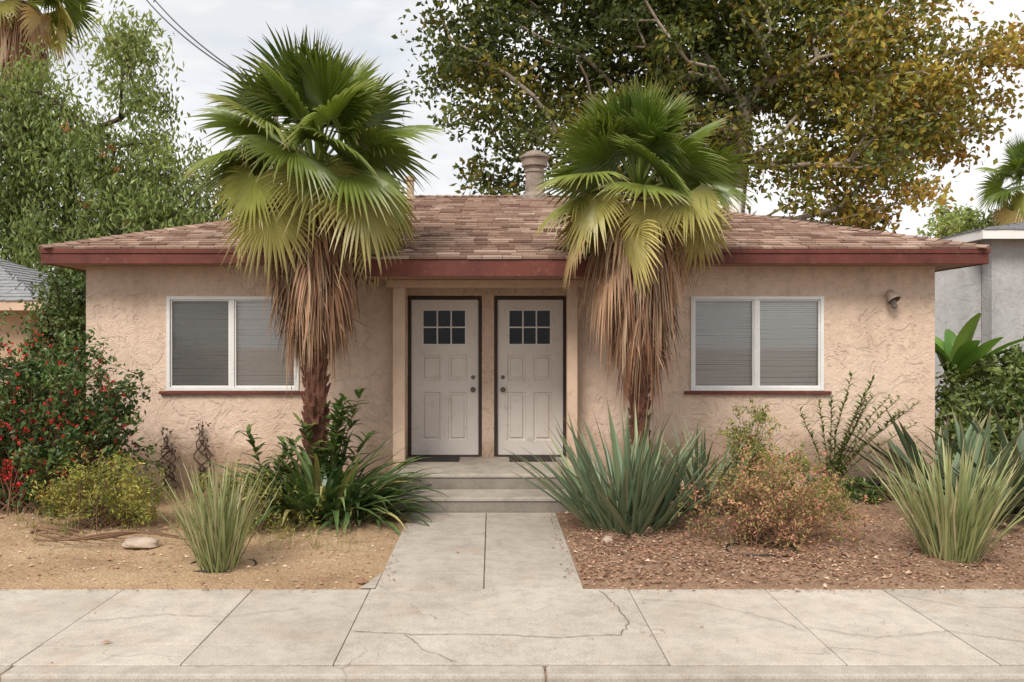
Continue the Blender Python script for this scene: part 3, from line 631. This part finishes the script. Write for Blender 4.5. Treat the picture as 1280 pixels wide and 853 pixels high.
# ------------------------------------------------------------------ trees
def tree(name,base,trunk,ell,ncl,lpc,Lf,Wf,cr,mat,bark,hue,seed,droop=.2,rk=.011,tr=.2,flat=.6,gap=.55,hc_=.10):
    global rng
    rng=np.random.default_rng(seed); E=empty(name,base)
    ell=A(ell,float); vol=np.prod(ell[:,3:],axis=1); pick=rng.choice(len(ell),ncl*3,p=vol/vol.sum())
    d=rng.normal(size=(ncl*3,3)); d/=np.linalg.norm(d,axis=1,keepdims=True); rad=rng.random(ncl*3)**(1/2.2)
    C=ell[pick,:3]+d*rad[:,None]*ell[pick,3:]
    keep=[]
    for c in C:
        if all(np.sum((c-k)**2)>(cr*gap)**2 for k in keep): keep.append(c)
        if len(keep)>=ncl: break
    C=A(keep)
    nodesP=[A(p,float) for p in trunk]; par=[-1]+list(range(len(trunk)-1)); pl=[0]
    for i in range(1,len(trunk)): pl.append(pl[-1]+.2*np.linalg.norm(nodesP[i]-nodesP[i-1]))
    top=nodesP[-1]; order=np.argsort(np.linalg.norm(C-top,axis=1)); tips=[]
    start=max(1,len(trunk)//2)
    for i in order:
        c=C[i]; NP=A(nodesP[start:]); dd=np.linalg.norm(NP-c,axis=1)+.45*A(pl[start:])+np.maximum(0,NP[:,2]-c[2])*.8
        j=int(np.argmin(dd))+start
        mid=(nodesP[j]+c)/2+rng.normal(size=3)*.12*np.linalg.norm(nodesP[j]-c)*.6; 
        nodesP.append(mid);par.append(j);pl.append(pl[j]+np.linalg.norm(mid-nodesP[j]));nodesP.append(c);par.append(len(nodesP)-2);pl.append(pl[-1]+np.linalg.norm(c-mid));tips.append(len(nodesP)-1)
    cnt=np.zeros(len(nodesP)); 
    for t in tips: cnt[t]+=1
    for i in range(len(nodesP)-1,0,-1): cnt[par[i]]+=cnt[i]
    r=rk*np.maximum(cnt,1)**.5+.008
    r[:len(trunk)]=np.maximum(r[:len(trunk)],np.linspace(tr,tr*.6,len(trunk)))
    NP=A(nodesP); idx=A([i for i in range(1,len(NP))]); pr=A(par)[idx]
    mb=MB(); r0=np.minimum(r[pr],np.where(idx<len(trunk),9,r[idx]*1.35)); tubes(mb,NP[pr],NP[idx],r0,r[idx],7)
    mb.obj('branches',bark,E,smooth=True)
    mb=MB(); nC=len(C); sz=rng.uniform(.5,1.25,nC)
    ci=np.repeat(np.arange(nC),(lpc*sz).astype(int)); n=len(ci)
    off=rng.normal(size=(n,3))*A([1,1,flat])*cr*.5*sz[ci][:,None]
    P=C[ci]+off; P[:,2]-=droop*np.sum(off[:,:2]**2,axis=1)/cr
    hc=rng.normal(size=nC)*hc_; hh=hue(C)+hc; bc=1+rng.normal(size=nC)*.14
    T=np.stack([np.clip(hh[ci]+rng.normal(size=n)*.13,0,1),rng.random(n)*.6,np.clip(bc[ci]+rng.normal(size=n)*.2,.35,1.7)],1)
    red=rng.random(n)<.04; T[red,0]=np.clip(T[red,0]+.4,0,1)
    leaves(mb,P,Lf*rng.uniform(.65,1.3,n),Wf*rng.uniform(.7,1.3,n),T,up=.35,droop=droop)
    mb.obj('foliage',mat,E)
    return E
tree('shade_tree',(5.75,20.5,0),[(5.75,20.5,-.1),(5.7,20.5,2.5),(5.75,20.5,4.6),(5.9,20.5,6.2),(6.0,20.4,7.6)],
 [(.1,20,8.6,2.1,2.2,2.4),(.5,20,6.1,1.6,1.6,1.5),(2.9,20.5,8.7,2.8,2.6,2.6),(2.6,20,5.9,1.5,1.5,1.2),(5.3,21,8.6,3,2.6,2.8),(8.2,20.5,8.5,3,2.6,3),(8.9,20,6.0,2.4,2.0,1.5),(10.6,20.3,7.5,2.1,2.0,1.8),(9.0,20.5,10.7,2.0,2.2,1.5),(3.5,20.5,11.4,5.2,2.6,1.6),(11.4,20.2,8.9,1.2,1.4,.8),(4.3,19.6,6.5,1.3,1.2,.8)],
 390,190,.18,.10,.85,F_big,M_bark,lambda C:.31+.068*np.clip(C[:,0]-5,-2,6.5)-.03*(C[:,2]-7),21,droop=.25,rk=.014,tr=.24,hc_=.13)
kx=1.17
def k_(L): return [(x*kx,20.5+(y-17.5),1.85+(z-1.85)*kx,a*kx,b*kx,c*kx) for x,y,z,a,b,c in L]
tree('pepper_tree',(-10.05,20.5,0),[(-10.05,20.5,-.1),(-10.1,20.5,2.),(-10.2,20.5,4.1),(-10.05,20.4,5.9),(-9.6,20.4,6.9)],
 k_([(-9.5,17.5,6.0,1.5,1.4,1.3),(-7.7,17.3,5.5,1.4,1.3,1.1),(-6.3,17.2,4.6,1.2,1.3,1.0),(-8.3,17.3,4.0,1.8,1.4,1.0),(-6.9,17.3,6.7,.7,.9,.5),(-7.3,17.3,7.7,.6,.8,.6),(-10.2,18,4.6,1.3,1.4,1.2),(-9.3,17.6,7.4,.5,.7,.4)]),
 190,210,.18,.06,.72,F_pep,M_bark2,lambda C:.62+.05*(C[:,2]-5),22,droop=.8,rk=.012,tr=.13,flat=1.0,gap=.55)
tree('garden_tree',(-6.35,12.6,0),[(-6.35,12.6,-.1),(-6.35,12.6,.7),(-6.3,12.6,1.4)],[(-6.2,12.6,2.4,.5,.5,.65),(-6.3,12.6,1.5,.6,.6,.7)],
 44,200,.09,.045,.34,F_dark,M_bark2,lambda C:.65+0*C[:,0],23,droop=.4,rk=.008,tr=.05)
tree('background_tree',(19,34,0),[(19,34,-.1),(19,34,3),(19,34,5)],[(18.6,34,5.9,1.8,1.6,1.3),(20.6,34,5.2,1.6,1.6,1.3),(23,34,5.5,2,2,2)],70,160,.24,.12,.9,F_pep,M_bark2,lambda C:.85+0*C[:,0],24,tr=.15)
rng=np.random.default_rng(5); mb=MB()
for (x,z) in ((-8.5,6.2),(-8.7,6.0),(-8.4,5.7),(-9.1,4.9),(-8.2,4.5),(-9.5,6.6)):
    n=14; c=A([x,19.1,z])+rng.normal(size=(n,3))*.045; leaves(mb,c,.06,.05,tint3(n,.4,.3))
mb.obj('fruit_clusters',F_orange)
mb=MB(); n=16000; x=rng.uniform(-75,75,n); hmax=3.6+1.5*np.sin(x*.21)+1.*np.sin(x*.57+2)+.5*np.sin(x*1.6); z=hmax*rng.random(n)**.6; y=50+rng.normal(size=n)*1.4
leaves(mb,np.stack([x,y,z],1),rng.uniform(.5,.9,n),rng.uniform(.3,.55,n),tint3(n,.5,.2,.9,.2)); mb.obj('distant_trees',F_pep)

# ------------------------------------------------------------------ shrubs & plants
def shrub(name,ell,ncl,lpc,L,Wd,cr,mat,base,hue=.5,hs=.15,twig=M_twig,fl=None,droop=0.,seed=1,br=1.,stem_r=.006,up=.4,tipk=.8):
    global rng
    rng=np.random.default_rng(seed); E=empty(name,base); ell=A(ell,float)
    vol=np.prod(ell[:,3:],axis=1)**.8; pick=rng.choice(len(ell),ncl,p=vol/vol.sum()); d=rng.normal(size=(ncl,3)); d/=np.linalg.norm(d,axis=1,keepdims=True)
    C=ell[pick,:3]+d*(rng.random(ncl)**.4)[:,None]*ell[pick,3:]; C[:,2]=np.maximum(C[:,2],.06)
    mb=MB(); b0=A(base)+rng.normal(size=(ncl,3))*A([.12,.12,0]); mid=(b0+C)/2+rng.normal(size=(ncl,3))*.06; mid[:,2]+=.05
    tubes(mb,b0,mid,stem_r*1.4,stem_r,5);tubes(mb,mid,C,stem_r,stem_r*.4,5); 
    tips=C+rng.normal(size=(ncl,3))*cr*tipk+A([0,0,cr*.5]); tubes(mb,C,tips,stem_r*.5,stem_r*.25,4); mb.obj('stems',twig,E)
    mb=MB(); ci=np.repeat(np.arange(ncl),lpc); n=len(ci); tt_=rng.random(n)[:,None]; P=C[ci]+(tips[ci]-C[ci])*tt_+rng.normal(size=(n,3))*cr*.5*(1-.6*tt_); P[:,2]=np.maximum(P[:,2],.03)
    hc=rng.normal(size=ncl)*hs*.7; bc=1+rng.normal(size=ncl)*.15
    T=np.stack([np.clip(hue+hc[ci]+rng.normal(size=n)*hs*.7,0,1),rng.random(n)*.6,np.clip(br*(bc[ci]+rng.normal(size=n)*.18),.3,1.8)],1)
    leaves(mb,P,L*rng.uniform(.6,1.35,n),Wd*rng.uniform(.7,1.3,n),T,up=up,droop=droop); mb.obj('leaves',mat,E)
    if fl:
        fm,nf,sz,zmin=fl; mb=MB(); fc=ell[rng.choice(len(ell),nf,p=vol/vol.sum())]; d=rng.normal(size=(nf,3)); d[:,1]=-np.abs(d[:,1]); d/=np.linalg.norm(d,axis=1,keepdims=True)
        c=fc[:,:3]+d*fc[:,3:]*rng.uniform(.85,1.12,nf)[:,None]; c=c[c[:,2]>zmin]; c=np.repeat(c,5,axis=0)+rng.normal(size=(len(c)*5,3))*sz*.45
        leaves(mb,c,sz,sz*.8,tint3(len(c),.4,.3)); mb.obj('flowers',fm,E)
    return E
shrub('red_flowering_shrub',[(-4.75,9.2,.95,.85,.6,.9),(-5.6,9.3,1.0,.8,.6,.95),(-4.45,9.0,.6,.6,.5,.6),(-6.4,9.4,1.05,.8,.7,1.)],360,60,.07,.036,.17,F_dark,(-4.9,9.2,0),.45,.25,fl=(F_red,620,.03,.2),seed=31,tipk=1.3)
shrub('yellow_green_shrub',[(-3.75,8.35,.36,.50,.35,.34),(-3.4,8.2,.28,.34,.3,.25),(-4.15,8.3,.30,.30,.3,.28)],170,34,.045,.017,.09,F_yel,(-3.75,8.35,0),.4,.3,seed=32,stem_r=.003,tipk=1.3)
shrub('wild_weeds',[(-2.3,8.2,.28,.38,.3,.30),(-1.95,8.0,.12,.4,.2,.12),(-2.75,8.6,.25,.3,.3,.25)],110,26,.045,.014,.09,F_yel,(-2.3,8.2,0),.35,.3,seed=33,stem_r=.003,tipk=1.4)
shrub('wild_weeds',[(2.85,9.35,.60,.26,.2,.55),(2.62,9.2,.3,.25,.2,.3)],130,30,.06,.016,.09,F_yel,(2.7,9.3,0),.25,.2,seed=34,stem_r=.004,tipk=1.6)
shrub('dry_reddish_shrub',[(2.2,7.75,.35,.42,.35,.34),(2.8,7.6,.30,.46,.35,.30),(2.5,8.0,.48,.3,.3,.38),(3.1,7.9,.28,.25,.3,.25)],270,20,.038,.015,.10,F_dry,(2.5,7.75,0),.6,.38,seed=35,stem_r=.0028,tipk=1.6)
shrub('pink_flowering_plant',[(2.95,8.6,.38,.45,.2,.36),(3.4,8.8,.2,.3,.2,.2)],90,26,.045,.02,.09,F_yel,(3.0,8.6,0),.25,.2,seed=36,stem_r=.003,fl=(F_pink,70,.024,.5),tipk=1.3)
shrub('hedge_shrub',[(6.9,12.,.8,.7,.5,.85),(7.9,12.4,1.0,.9,.6,1.05),(9.2,12.6,1.0,1.,.6,1.05),(6.2,11.4,.5,.5,.4,.55)],300,46,.10,.055,.22,F_dark,(7.5,12.2,0),.9,.2,seed=37,br=1.2)
shrub('ground_cover',[(4.3,9.7,.12,.5,.3,.12),(6.3,9.9,.3,.7,.4,.3)],90,30,.05,.03,.1,F_dark,(4.6,9.7,0),.6,.2,seed=38)
def clump(name,x,y,n,rad,L,Wd,el,bend,mat,hue,hs,seed,prof=prof_sword,fold=.3,pw=1.4,nseg=8,elx=1.,twist=.2,br=1.,rady=None):
    global rng
    rng=np.random.default_rng(seed); mb=MB()
    a=rng.uniform(0,2*math.pi,n); r=np.sqrt(rng.random(n)); rady=rady or rad
    bx=x+np.cos(a)*r*rad; by=y+np.sin(a)*r*rady; az=a+rng.normal(size=n)*.5
    e=np.radians(el[1]-(el[1]-el[0])*(r**elx)+rng.normal(size=n)*5)
    ribbons(mb,np.stack([bx,by,np.full(n,.0)],1),az,e,rng.uniform(L[0],L[1],n),rng.uniform(Wd[0],Wd[1],n),np.radians(rng.uniform(bend[0],bend[1],n)),tint3(n,hue,hs,br,.16),nseg=nseg,prof=prof,fold=fold,pw=pw,twist=twist)
    return mb.obj(name,mat,loc=(x,y,0))
clump('rush_clump',-2.19,6.85,190,.15,(.5,.98),(.012,.026),(66,90),(-5,28),F_rush,.5,.28,41,prof=prof_rush,twist=.6)
clump('rush_clump',3.86,7.15,290,.20,(.55,1.12),(.012,.026),(62,90),(-5,30),F_rush,.42,.28,42,prof=prof_rush,twist=.6)
clump('agapanthus_plant',-1.80,8.95,240,.46,(.6,1.18),(.05,.09),(35,84),(30,110),F_strap,.5,.26,43,pw=1.6,fold=.25)
clump('agapanthus_plant',-1.38,8.8,80,.26,(.42,.85),(.045,.08),(25,75),(35,110),F_strap,.5,.26,44,pw=1.6,fold=.25)
clump('sword_leaf_plant',1.32,8.35,190,.38,(.7,1.36),(.035,.062),(42,88),(-8,24),F_agave,.5,.27,45,fold=.35)
clump('sword_leaf_plant',2.2,9.0,56,.2,(.7,1.2),(.035,.055),(50,88),(0,30),F_agave,.6,.25,46,fold=.35)
clump('agave_plant',4.95,8.75,36,.14,(.9,1.5),(.09,.14),(25,82),(-10,28),F_agave,.4,.15,47,fold=.4)
clump('agave_plant',5.55,9.0,36,.14,(.9,1.5),(.09,.14),(25,82),(-10,28),F_agave,.4,.15,48,fold=.4)
clump('agave_plant',5.1,9.8,26,.14,(.8,1.45),(.09,.13),(30,84),(-10,28),F_agave,.3,.15,49,fold=.4)
rng=np.random.default_rng(50); mb=MB()
def stalk_plant(mb,mt,x,y,n,h,spread,L,Wd,lean=(0,0),step=.05,hue=.5,hs=.2,zmin=.25):
    for i in range(n):
        a=rng.uniform(0,2*math.pi); hh=h*rng.uniform(.6,1.05); tx=x+lean[0]*rng.uniform(-.2,1.2)+math.cos(a)*spread; ty=y+lean[1]+math.sin(a)*spread*.4
        pts=[(x+rng.normal()*.04,y+rng.normal()*.04,0)]
        for k in range(1,7):
            t=k/6; pts.append((x+(tx-x)*t**1.5+rng.normal()*.008,y+(ty-y)*t**1.5,hh*t*(1-.05*t)))
        polytube(mt,pts,.009,.003,5)
        P=A(pts); m=int(hh/step); ts=np.linspace(zmin,1,m); q=np.stack([np.interp(ts*6,np.arange(7),P[:,j]) for j in range(3)],1); q=np.repeat(q,2,axis=0)
        az=np.arange(len(q))*2.4+rng.normal(size=len(q))*.4
        ribbons(mb,q,az,np.radians(rng.uniform(10,60,len(q))),L*rng.uniform(.7,1.2,len(q)),Wd*rng.uniform(.8,1.2,len(q)),np.radians(rng.uniform(10,60,len(q))),tint3(len(q),hue,hs),nseg=4,prof=prof_oval)
mt=MB(); stalk_plant(mb,mt,3.95,10.0,13,1.5,.3,.09,.026,lean=(.7,0),step=.036,hue=.5,hs=.2)
E=empty('tall_stemmed_plant',(3.95,10.0,0)); mb.obj('leaves',F_pep,E); mt.obj('stems',M_twig,E)
mb=MB();mt=MB(); stalk_plant(mb,mt,-1.75,9.2,8,1.35,.45,.17,.06,step=.06,hue=.7); stalk_plant(mb,mt,-2.35,9.2,5,.95,.3,.15,.06,step=.06,hue=.7)
E=empty('leafy_stalk_plant',(-1.75,9.2,0)); mb.obj('leaves',F_dark,E); mt.obj('stems',M_twig,E)
rng=np.random.default_rng(51); mb=MB(); n=12; az=rng.uniform(0,6.28,n)
E=empty('banana_plant',(6.75,12.4,0)); ribbons(mb,np.tile([6.75,12.4,1.15],(n,1)),az,np.radians(rng.uniform(45,85,n)),rng.uniform(.9,1.4,n),rng.uniform(.24,.34,n),np.radians(rng.uniform(30,95,n)),tint3(n,.5,.2),nseg=10,prof=prof_oval,fold=.3)
n=9; az=rng.uniform(0,6.28,n); ribbons(mb,np.tile([7.5,12.6,.8],(n,1)),az,np.radians(rng.uniform(45,80,n)),rng.uniform(.8,1.1,n),rng.uniform(.2,.3,n),np.radians(rng.uniform(30,95,n)),tint3(n,.5,.2),nseg=10,prof=prof_oval,fold=.3)
mb.obj('leaves',F_ban,E); mt=MB(); polytube(mt,[(6.75,12.4,0),(6.74,12.4,.6),(6.75,12.4,1.2)],.09,.06,10); polytube(mt,[(7.5,12.6,0),(7.5,12.6,.85)],.07,.05,10); mt.obj('pseudostem',M_twig,E)
for k,(x,z0,z1) in enumerate(((-3.98,.25,.78),(-3.55,.1,.85))):
    rng=np.random.default_rng(60+k); mb=MB()
    for j in range(3):
        T=np.linspace(0,1,26); pts=np.stack([x+(.07*(1-T)+.04)*np.sin(T*13+j*2)+.05*np.sin(T*4+j),10.5+.02*np.sin(T*9+j)-.05*(1-T),T*z1*rng.uniform(.85,1)],1); polytube(mb,pts,.012,.006,5)
    n=50; t=rng.random(n); c=np.stack([x+rng.normal(size=n)*.05,10.47+rng.normal(size=n)*.02,z0+(z1-z0)*t],1); leaves(mb,c,.06,.03,tint3(n,.2,.1),droop=.5)
    mb.obj('dried_vine',M_bark2,loc=(x,10.5,0))
import bmesh
def rock(name,loc,sc,seed):
    r=np.random.default_rng(seed); bm=bmesh.new(); bmesh.ops.create_icosphere(bm,subdivisions=4,radius=1)
    ph=r.uniform(0,6,9)
    for v in bm.verts:
        c=v.co.copy(); f=1+.10*math.sin(c.x*3+ph[0])*math.sin(c.y*3.3+ph[1])+.07*math.sin(c.z*5+ph[2]+c.x*4)+.02*math.sin(c.x*13+ph[3])*math.sin(c.y*12+c.z*9)
        v.co=Vector((c.x*f*sc[0],c.y*f*sc[1],max(c.z,-.3)*f*sc[2]))
    me=bpy.data.meshes.new(name); bm.to_mesh(me); bm.free(); me.polygons.foreach_set('use_smooth',[True]*len(me.polygons)); me.materials.append(M_rock)
    o=bpy.data.objects.new(name,me); o.location=loc; COL.objects.link(o); return o
rock('rock',(-3.12,7.58,.05),(.165,.11,.06),1); rock('rock',(-.98,8.9,.04),(.08,.07,.05),2); rock('rock',(1.05,7.75,.04),(.05,.05,.04),3)
rng=np.random.default_rng(70); mb=MB()
for j in range(5):
    x0=-4.35+j*.08; T=np.linspace(0,1,14); pts=np.stack([x0+T*(1.0+.1*j),8.05-.12*j+.08*np.sin(T*5+j)-.1*T,.05+.03*np.sin(T*7+j)+.02*j],1); polytube(mb,pts,.018-.002*j,.007,6)
mb.obj('fallen_branch',M_twig)
for k,(x,y,r) in enumerate(((-2.19,6.92,.27),(3.8,7.1,.3),(2.35,7.45,.3))):
    mb=MB(); T=np.linspace(0,math.pi*1.9,40); pts=np.stack([x+r*np.cos(T+2),y+r*.8*np.sin(T+2),.028+.012*np.sin(T*3)],1); polytube(mb,pts,.008,.008,6); mb.obj('irrigation_hose',M_black,loc=(x,y,0))

# ------------------------------------------------------------------ light, sky, camera
sd=Vector((-.35,-.72,.85)).normalized()
w=bpy.data.worlds.new("World"); S.world=w; w.use_nodes=True; nt=w.node_tree; nt.nodes.clear()
sky=nt.nodes.new('ShaderNodeTexSky'); sky.sky_type='NISHITA'; sky.sun_disc=False; sky.sun_elevation=math.asin(sd.z); sky.sun_rotation=math.atan2(sd.x,sd.y); sky.dust_density=2.
tc=nt.nodes.new('ShaderNodeTexCoord'); mp=nt.nodes.new('ShaderNodeMapping'); mp.inputs['Scale'].default_value=(1,1,2.6); mp.inputs['Location'].default_value=(.3,.1,.2); nt.links.new(tc.outputs['Generated'],mp.inputs[0])
nz=noise(nt,mp.outputs[0],2.6,5,.58,.3); fac=ramp(nt,nz,[(.36,.7),(.54,1.)])
cc=ramp(nt,noise(nt,mp.outputs[0],4.,4,.6),[(.32,(.85,.88,.915)),(.54,(1.,.99,.98))])
cs=nt.nodes.new('ShaderNodeVectorMath'); cs.operation='SCALE'; nt.links.new(cc,cs.inputs[0]); cs.inputs['Scale'].default_value=11.2
skc=mix(nt,sky.outputs[0],cs.outputs[0],fac)
bg=nt.nodes.new('ShaderNodeBackground'); bg.inputs['Strength'].default_value=.1; nt.links.new(skc,bg.inputs[0]); o=nt.nodes.new('ShaderNodeOutputWorld'); nt.links.new(bg.outputs[0],o.inputs[0])
L=bpy.data.lights.new('sun','SUN'); L.energy=3.4; L.angle=math.radians(22); L.color=(1.,.94,.855); lo=bpy.data.objects.new('sun',L); COL.objects.link(lo)
lo.rotation_euler=(-sd).to_track_quat('-Z','Y').to_euler(); lo.location=(-8,-10,20)
cam=bpy.data.cameras.new('camera'); co_=bpy.data.objects.new('camera',cam); COL.objects.link(co_); co_.location=(0,0,1.85); co_.rotation_euler=(math.radians(90),0,0)
cam.lens=30; cam.sensor_width=36; cam.shift_x=.0195; cam.clip_end=2000; S.camera=co_
S.view_settings.view_transform='Standard'; S.view_settings.look='None'; S.view_settings.exposure=0
